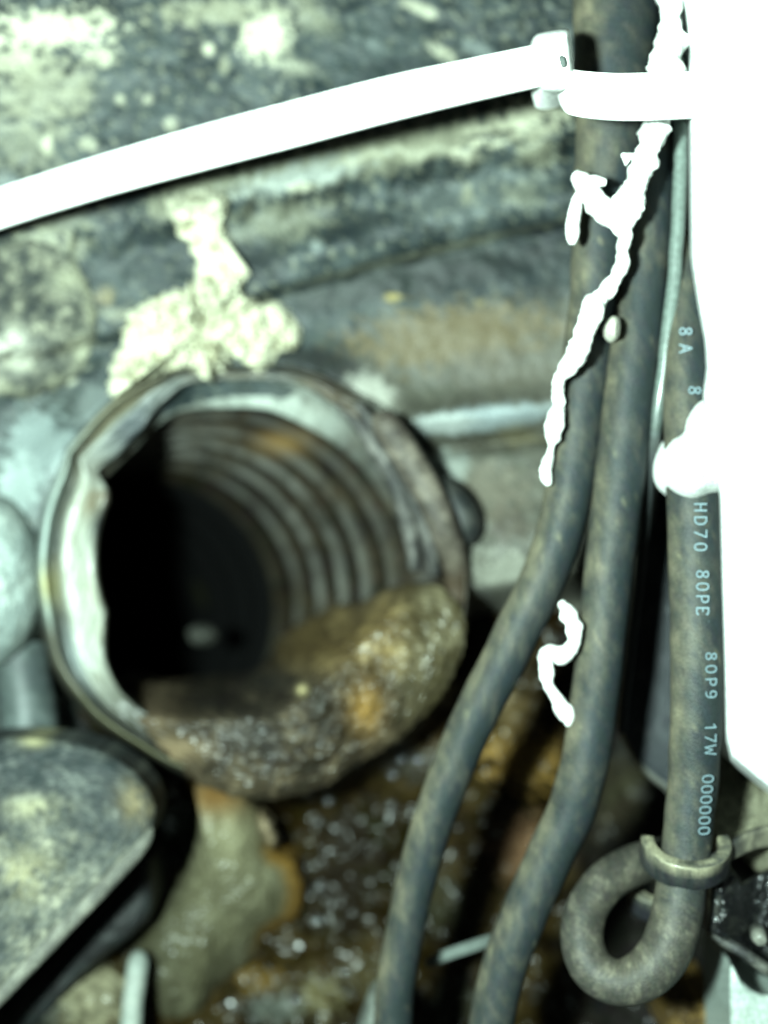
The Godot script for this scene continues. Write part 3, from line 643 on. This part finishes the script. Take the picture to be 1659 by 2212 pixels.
	obj("loop", sweep([[1212, 176, 0.062, 8, 30], [1222, 188, 0.071, 9, 40], [1250, 202, 0.0765, 9, 47], [1320, 209, 0.080, 9, 50], [1400, 209, 0.080, 9, 51], [1480, 206, 0.077, 9, 50], [1525, 204, 0.070, 9, 49], [1535, 204, 0.055, 9, 48], [1500, 204, 0.036, 9, 48], [1400, 204, 0.028, 9, 48], [1290, 200, 0.030, 9, 46], [1225, 190, 0.045, 9, 42], [1208, 182, 0.060, 9, 34]],
		white, 150, 26, Vector3(0, 1, 0), 6.0), wm, tie)

	# dried white sealant along the hoses
	var bead := thing("sealant_bead", P(1330, 500, 0.064))
	tag(bead, "ragged white sealant bead winding down between the two left hoses", "sealant")
	var sm := mat(0.6, 0.008, 90.0, 0.0, 0.2, 0.4, true)
	obj("main_bead", sweep([[1462, -120, 0.060, 30], [1452, 0, 0.062, 30], [1444, 80, 0.063, 32], [1438, 140, 0.066, 34], [1412, 262, 0.066, 32], [1408, 300, 0.066, 30], [1394, 345, 0.066, 28], [1378, 395, 0.066, 31], [1364, 440, 0.066, 30], [1350, 490, 0.065, 20], [1346, 530, 0.064, 16], [1336, 585, 0.063, 16], [1310, 628, 0.063, 18], [1282, 655, 0.064, 20], [1264, 710, 0.064, 18], [1246, 765, 0.063, 19], [1210, 822, 0.058, 16], [1205, 880, 0.057, 17], [1195, 938, 0.057, 17], [1188, 972, 0.056, 8], [1181, 1000, 0.055, 13], [1180, 1025, 0.055, 13], [1186, 1048, 0.055, 4]], white, 200, 20, Vector3(0, 0, 1), 2.0, 0.75, 300.0), sm, bead)
	obj("side_bead", sweep([[1348, 500, 0.066, 18], [1318, 468, 0.066, 22], [1290, 438, 0.0655, 24], [1268, 405, 0.065, 22], [1252, 385, 0.064, 15], [1248, 370, 0.063, 4]], white, 50, 18, Vector3(0, 0, 1), 2.0, 0.34, 315.0), sm, bead)
	obj("side_bead", sweep([[1262, 392, 0.066, 10], [1285, 392, 0.066, 14], [1310, 394, 0.066, 7]], white, 20, 14, Vector3(0, 0, 1), 2.0, 0.23, 315.0), sm, bead)
	obj("drip", sweep([[1252, 415, 0.063, 7], [1244, 440, 0.0625, 12], [1238, 475, 0.062, 13], [1236, 510, 0.062, 13], [1236, 528, 0.062, 6]], white, 40, 16, Vector3(0, 0, 1), 2.0, 0.29, 315.0), sm, bead)
	obj("drip", sweep([[1362, 345, 0.066, 16], [1350, 337, 0.066, 8], [1344, 333, 0.066, 3]], white, 16, 12, Vector3(0, 0, 1), 2.0, 0.23, 315.0), sm, bead)
	tag(obj("sealant_drop", pad([Vector2(1322, 684), Vector2(1338, 690), Vector2(1338, 722), Vector2(1328, 734), Vector2(1312, 722), Vector2(1308, 706)], Vector2(1324, 708), func(_u, _v): return 0.060, 0.006, 2.0, func(u, v, _t): return cc(0.74, 0.72, 0.6), 0.0, 1.0, true, 50, 14), sm), "small cream sealant drop in the groove between the two left hoses", "sealant")
	tag(obj("sealant_curl", sweep([[1212, 1300, 0.056, 9], [1226, 1322, 0.057, 17], [1238, 1355, 0.058, 18], [1236, 1395, 0.058, 19], [1218, 1418, 0.057, 18], [1196, 1406, 0.055, 13], [1182, 1416, 0.054, 13], [1180, 1448, 0.054, 13], [1188, 1485, 0.054, 12], [1208, 1518, 0.054, 12], [1224, 1545, 0.054, 14], [1228, 1568, 0.054, 4]], white, 100, 18, Vector3(0, 0, 1), 2.0, 0.7, 320.0), sm), "curled white sealant string hanging beside the middle hose", "sealant")
	tag(obj("sealant_blob", pad([Vector2(1506, 872), Vector2(1484, 905), Vector2(1476, 935), Vector2(1452, 952), Vector2(1436, 985), Vector2(1433, 1015), Vector2(1442, 1048), Vector2(1468, 1072), Vector2(1500, 1080), Vector2(1530, 1070), Vector2(1570, 1050), Vector2(1600, 980), Vector2(1580, 890), Vector2(1540, 860)], Vector2(1515, 985), func(_u, _v): return 0.062, 0.018, 2.2, func(_u, _v, _t): return cc(0.84, 0.86, 0.82), 0.001, 1.6, true, 110, 30, 0.0, 0.01), sm), "round white sealant blob stuck to the printed hose", "sealant")

	# white panel at the right
	var edge := [Vector2(1472, -260), Vector2(1477, 0), Vector2(1489, 100), Vector2(1484, 170), Vector2(1488, 300), Vector2(1491, 560), Vector2(1506, 660), Vector2(1521, 740), Vector2(1524, 800), Vector2(1516, 850), Vector2(1520, 900), Vector2(1545, 1000), Vector2(1553, 1080), Vector2(1557, 1250), Vector2(1563, 1450), Vector2(1566, 1600), Vector2(1578, 1645), Vector2(1610, 1672), Vector2(1659, 1712), Vector2(1760, 1790), Vector2(2100, 1900), Vector2(2100, -260)]
	tag(obj("white_panel", pad(edge, Vector2(1760, 850), func(u, _v): return 0.052 + 0.00001 * (u - 1500.0), 0.026, 14.0, func(_u, _v, _t): return cc(0.82, 0.85, 0.82), 0.0, 1.0, false, 260, 60, 0.0, 0.006), mat(0.35, 0.0, 40.0, 0.3, 0.15, 0.4, true)), "bright white painted panel along the right edge", "panel")

	# cut tie tail behind the hoses and the small grey clips at the bottom
	tag(obj("tie_tail", sweep([[922, 2085, 0.022, 8, 3], [950, 2068, 0.022, 11, 4], [1030, 2040, 0.026, 12, 4], [1085, 2022, 0.033, 12, 4], [1120, 2008, 0.040, 12, 4]], func(_t, _g, _p): return cc(0.15, 0.175, 0.16), 40, 18, Vector3(0, 0, 1), 5.0), mat(0.45)), "pale grey cut tie end poking out behind the lower hoses", "cable tie")
	tag(obj("grey_wedge", pad([Vector2(770, 2260), Vector2(786, 2180), Vector2(808, 2135), Vector2(830, 2130), Vector2(850, 2180), Vector2(850, 2260)], Vector2(812, 2200), func(_u, _v): return 0.026, 0.006, 3.0, func(u, v, _t): return grime(cc(0.12, 0.13, 0.115), cc(0.3, 0.32, 0.28), u, v, 0.4), 0.0004, 1.0, true, 60, 16), mat(0.6)), "grey wedge clip at the bottom behind the left hose", "clip")
	tag(obj("grey_peg", sweep([[300, 2062, 0.004, 8], [298, 2075, 0.008, 21], [293, 2110, 0.010, 23], [286, 2170, 0.012, 23], [280, 2300, 0.014, 26]], func(_t, _g, p): return grime(cc(0.24, 0.27, 0.24), cc(0.36, 0.38, 0.33), p.x * 9000.0, p.y * 9000.0, 0.4), 40, 18, Vector3(0, 0, 1), 2.0, 0.08, 60.0), mat(0.55)), "pale grey peg standing at the bottom left", "peg")

# ---------- the rest ----------
func left_things() -> void:
	var foam := thing("foam_lump", P(430, 740, 0.012))
	tag(foam, "lump of crumbly cream foam stuck above the duct mouth", "foam")
	var cream := func(u, v, _t): return cc(0.66, 0.65, 0.49).lerp(cc(0.24, 0.21, 0.11), ss(0.0, 0.85, fb(u, v, 3.0) + 0.4 * fine.get_noise_2d(u * 3.0, v * 3.0)))
	var fm := mat(0.85, 0.02, 45.0, 0.0, 0.2, 0.3, true)
	obj("lump", pad([Vector2(232, 850), Vector2(243, 790), Vector2(262, 725), Vector2(288, 665), Vector2(335, 642), Vector2(400, 620), Vector2(440, 590), Vector2(510, 585), Vector2(545, 645), Vector2(600, 655), Vector2(640, 695), Vector2(655, 735), Vector2(610, 765), Vector2(585, 790), Vector2(545, 798), Vector2(515, 765), Vector2(485, 800), Vector2(455, 818), Vector2(420, 806), Vector2(350, 806), Vector2(290, 830), Vector2(250, 856)], Vector2(430, 715), func(u, v): return maxf(panel_z(u, v) + 0.001, 0.012 * ss(750, 830, v)), 0.013, 2.4, cream, 0.0036, 3.4, true, 260, 90, 15.0, 0.012), fm, foam)
	obj("strand", pad([Vector2(362, 432), Vector2(400, 418), Vector2(455, 412), Vector2(496, 430), Vector2(484, 470), Vector2(500, 520), Vector2(530, 600), Vector2(500, 640), Vector2(430, 620), Vector2(425, 560), Vector2(392, 510), Vector2(366, 462)], Vector2(458, 535), func(u, v): return panel_z(u, v) + 0.0015, 0.005, 1.8, (func(u, v, t): return cream.call(u, v, t).lerp(cc(0.17, 0.17, 0.12), ss(500, 420, v) * clampf(0.7 + fb(u, v, 2.0), 0, 1))), 0.0018, 3.4, true, 160, 50, 14.0, 0.008), fm, foam)
	obj("splinter", sweep([[484, 520, 0.010, 6], [500, 548, 0.012, 10], [520, 575, 0.012, 10], [537, 592, 0.010, 5]], func(_t, _g, p): return cc(0.55, 0.54, 0.4), 24, 12, Vector3(0, 0, 1), 2.0, 0.17, 315.0), fm, foam)

	# round boss at the left edge
	var ring := []
	for i in 28: ring.append(Vector2(50, 690) + Vector2(160, 172) * Vector2.from_angle(TAU * i / 28.0))
	var boss := pad(ring, Vector2(50, 690), func(u, v): return panel_z(u, v) + 0.0008, 0.0042, 3.0, func(u, v, t):
		var k := grime(cc(0.03, 0.037, 0.037), cc(0.46, 0.45, 0.33), u, v, 0.40, 2.4)
		k = k.lerp(cc(0.8, 0.8, 0.66), exp(-pow((u - 20.0) / 60.0, 2.0) - pow((v - 755.0) / 45.0, 2.0)) * clampf(0.8 + fb(u, v, 2.0), 0, 1))
		k = k.lerp(cc(0.42, 0.42, 0.30), exp(-pow((u - 145.0) / 35.0, 2.0) - pow((v - 605.0) / 26.0, 2.0)) * 0.9)
		k = k.lerp(cc(0.5, 0.5, 0.36), exp(-pow((u - 180.0) / 22.0, 2.0) - pow((v - 760.0) / 36.0, 2.0)) * 0.8)
		return k.lerp(cc(0.30, 0.30, 0.21), exp(-pow((t - 0.9) / 0.07, 2.0)) * ss(-0.2, 0.4, fb(u, v, 1.6)) * 0.8), 0.0012, 2.6, true, 170, 60, 8.0, 0.006)
	tag(obj("round_boss", boss, mat(0.6, 0.05, 55.0)), "round raised boss blotched with cream dirt at the left edge", "boss")

	var ball := []
	for i in 28: ball.append(Vector2(-40, 1255) + Vector2(135, 190) * Vector2.from_angle(TAU * i / 28.0))
	tag(obj("grey_dome", pad(ball, Vector2(-40, 1255), func(_u, _v): return 0.008, 0.016, 2.6, func(u, v, _t): return grime(cc(0.26, 0.31, 0.29), cc(0.46, 0.52, 0.47), u, v, 0.5, 0.9), 0.0012, 1.2, true, 110, 36, 0.0, 0.02), mat(0.55, 0.02, 60.0)), "smooth pale grey dome at the left edge beside the duct lip", "knob")
	tag(obj("grey_stub", sweep([[40, 1400, 0.0, 62], [52, 1480, 0.002, 62], [60, 1560, 0.003, 64], [62, 1680, 0.003, 64]], func(_t, g, p): return grime(cc(0.05, 0.062, 0.06), cc(0.20, 0.24, 0.225), p.x * 9000.0, p.y * 5000.0, 0.36, 1.0), 40, 28, Vector3(0, 0, 1), 2.0, 0.05, 30.0), mat(0.5)), "short grey stub pipe under the dome at the left", "pipe")

	# rounded bracket, lower left
	var br := thing("rounded_bracket", P(120, 1850, 0.03))
	tag(br, "black rounded bracket plate caked with beige dirt at the lower left", "bracket")
	var plate := [Vector2(-260, 1660), Vector2(-60, 1600), Vector2(60, 1590), Vector2(180, 1605), Vector2(260, 1640), Vector2(315, 1690), Vector2(338, 1740), Vector2(332, 1785), Vector2(300, 1835), Vector2(150, 1990), Vector2(0, 2145), Vector2(-140, 2290), Vector2(-320, 2300)]
	var skin := func(u, v, t):
		var k := grime(cc(0.022, 0.028, 0.029), cc(0.17, 0.18, 0.16), u, v, 0.24, 2.0)
		var dirty := ss(1700, 1880, v + 0.25 * (150.0 - u))
		k = k.lerp(grime(cc(0.06, 0.068, 0.06), cc(0.38, 0.365, 0.27), u, v, 0.48, 2.4), dirty * clampf(0.62 + 0.8 * fb(u, v, 0.8), 0, 1))
		k = k.lerp(cc(0.23, 0.18, 0.09), 0.8 * exp(-pow((u - 300.0) / 40.0, 2.0) - pow((v - 1730.0) / 45.0, 2.0)) * clampf(0.6 + fb(u, v, 1.4), 0, 1))
		k = k.lerp(cc(0.42, 0.39, 0.22), exp(-pow((u - 75.0) / 28.0, 2.0) - pow((v - 1598.0) / 14.0, 2.0)))
		k = k.lerp(cc(0.40, 0.38, 0.24), 0.85 * exp(-pow((u - 75.0) / 60.0, 2.0) - pow((v - 1745.0) / 24.0, 2.0)) * clampf(0.6 + fb(u, v, 2.0), 0, 1))
		k = k.lerp(cc(0.38, 0.35, 0.20), 0.6 * exp(-pow((u - 40.0) / 90.0, 2.0) - pow((v - 1890.0) / 60.0, 2.0)) * clampf(0.5 + 1.2 * fb(u, v, 1.6), 0, 1))
		return k.lerp(cc(0.20, 0.20, 0.16), ss(0.88, 0.97, t) * ss(1780, 1860, v) * 0.9)
	obj("plate", pad(plate, Vector2(40, 1850), func(_u, v): return 0.028 + 0.000025 * (v - 1700.0), 0.007, 7.0, skin, 0.0011, 1.2, true, 240, 90, 2.0, 0.012), mat(0.7, 0.012, 60.0), br)
	obj("side_rim", sweep([[326, 1785, 0.033, 8], [296, 1838, 0.036, 17], [150, 1990, 0.039, 20], [0, 2145, 0.042, 21], [-140, 2290, 0.045, 22]], func(_t, g, p): return grime(cc(0.10, 0.10, 0.085), cc(0.25, 0.245, 0.2), p.x * 9000.0, p.y * 9000.0, 0.45, 2.0), 60, 16), mat(0.65, 0.03, 70.0), br)
	tag(obj("dark_block", pad([Vector2(290, 1880), Vector2(330, 1850), Vector2(332, 1960), Vector2(300, 2010), Vector2(180, 2110), Vector2(60, 2230), Vector2(20, 2200), Vector2(150, 2030)], Vector2(235, 1995), func(_u, _v): return 0.004, 0.008, 5.0, func(u, v, _t): return grime(cc(0.016, 0.018, 0.018), cc(0.06, 0.065, 0.06), u, v, 0.12, 1.6), 0.0006, 1.4, true, 80, 24, 2.0, 0.02), mat(0.5, 0.02, 70.0)), "dark recessed metal strip behind the rounded bracket", "bracket")

func droplets() -> void:
	var wet := StandardMaterial3D.new()
	wet.albedo_color = cc(0.03, 0.03, 0.03).linear_to_srgb()
	wet.roughness = 0.15
	wet.metallic_specular = 0.7
	wet.clearcoat_enabled = true
	wet.clearcoat_roughness = 0.1
	var sp := SphereMesh.new()
	sp.radius = 0.0013
	sp.height = 0.0020
	sp.radial_segments = 16
	sp.rings = 8
	var spots := [[710, 1730, "glinting water drop on dark mud, upper of the two right of the mud mound top"], [688, 1776, "bright water drop just below the upper drop right of the mud mound"], [612, 1808, "water drop touching the small tan crumb"], [690, 1915, "lone bright water drop right of the orange edge of the mud mound"], [770, 1650, "water drop right under the lower rim of the duct mouth"], [868, 1638, "left one of the bright pair of drops between duct and hose"], [905, 1640, "right one of the bright pair of drops between duct and hose"], [850, 1674, "faint water drop below the bright pair of drops"], [845, 1740, "faint water drop on the mud halfway to the left hose"], [690, 1990, "small water drop on the mud below the orange edge"], [1050, 2108, "water drop between the two lower hoses under the cut tie end"], [1072, 1800, "water drop on brown mud between the left and middle hoses"], [640, 2160, "water drop on the grey patch at the bottom beside the mud mound"], [745, 2100, "faint water drop near the bottom left of the left hose"]]
	var first: MeshInstance3D
	for s in spots:
		var o: MeshInstance3D
		if first == null:
			o = obj("water_drop", sp, wet)
			first = o
		else:
			o = first.duplicate()
			o.name = numbered("water_drop")
			add_child(o)
		o.position = P(s[0], s[1], tray_z(s[0], s[1]) + 0.0034 * (low.get_noise_2d(s[0], s[1]) + 0.4 * mid.get_noise_2d(s[0] * 0.8, s[1] * 0.8)) + 0.0006)
		tag(o, s[2], "water drop", "water drops on the muddy floor")

func _ready() -> void:
	# camera
	var cam := Camera3D.new()
	cam.name = "camera"
	add_child(cam)
	cam.position = Vector3(0, 0, DIST)
	cam.near = 0.01
	cam.far = 20.0
	var lens := CameraAttributesPhysical.new()
	lens.frustum_focal_length = 32.0
	lens.frustum_near = 0.01
	lens.frustum_far = 20.0
	lens.frustum_focus_distance = 0.236
	lens.exposure_aperture = 4.3
	cam.attributes = lens
	cam.fov = rad_to_deg(2.0 * atan(0.12 / DIST))
	cam.current = true
	# environment: the dim surroundings of the engine bay
	var env := Environment.new()
	env.background_mode = Environment.BG_COLOR
	env.background_color = cc(0.03, 0.036, 0.036).linear_to_srgb()
	env.tonemap_mode = Environment.TONE_MAPPER_LINEAR
	env.tonemap_exposure = 1.0
	env.sdfgi_enabled = true
	env.ssao_enabled = true
	env.ssil_enabled = true
	var we := WorldEnvironment.new()
	we.name = "environment"
	we.environment = env
	add_child(we)
	# the hand lamp held beside the lens
	var lamp := OmniLight3D.new()
	lamp.name = "hand_lamp"
	lamp.position = Vector3(-0.072, 0.010, 0.33)
	lamp.light_color = Color(0.88, 1.0, 0.96)
	lamp.light_energy = 0.66
	lamp.light_size = 0.012
	lamp.omni_range = 4.0
	lamp.omni_attenuation = 2.0
	lamp.shadow_enabled = true
	add_child(lamp)

	low = _noise(FastNoiseLite.TYPE_SIMPLEX_SMOOTH, 0.006, 3, 11)
	mid = _noise(FastNoiseLite.TYPE_SIMPLEX_SMOOTH, 0.022, 3, 23)
	fine = _noise(FastNoiseLite.TYPE_SIMPLEX_SMOOTH, 0.07, 2, 37)
	cell = _noise(FastNoiseLite.TYPE_CELLULAR, 0.03, 1, 5)
	speckle = NoiseTexture2D.new()
	speckle.width = 512; speckle.height = 512
	speckle.seamless = true
	speckle.noise = _noise(FastNoiseLite.TYPE_SIMPLEX_SMOOTH, 0.03, 4, 3)
	var ramp := Gradient.new()
	ramp.set_color(0, Color(0.72, 0.72, 0.72))
	ramp.set_color(1, Color(1, 1, 1))
	speckle.color_ramp = ramp
	grain = NoiseTexture2D.new()
	grain.width = 512; grain.height = 512
	grain.seamless = true
	grain.noise = _noise(FastNoiseLite.TYPE_SIMPLEX_SMOOTH, 0.045, 4, 9)

	panel()
	tray()
	duct()
	left_things()
	hoses()
	droplets()
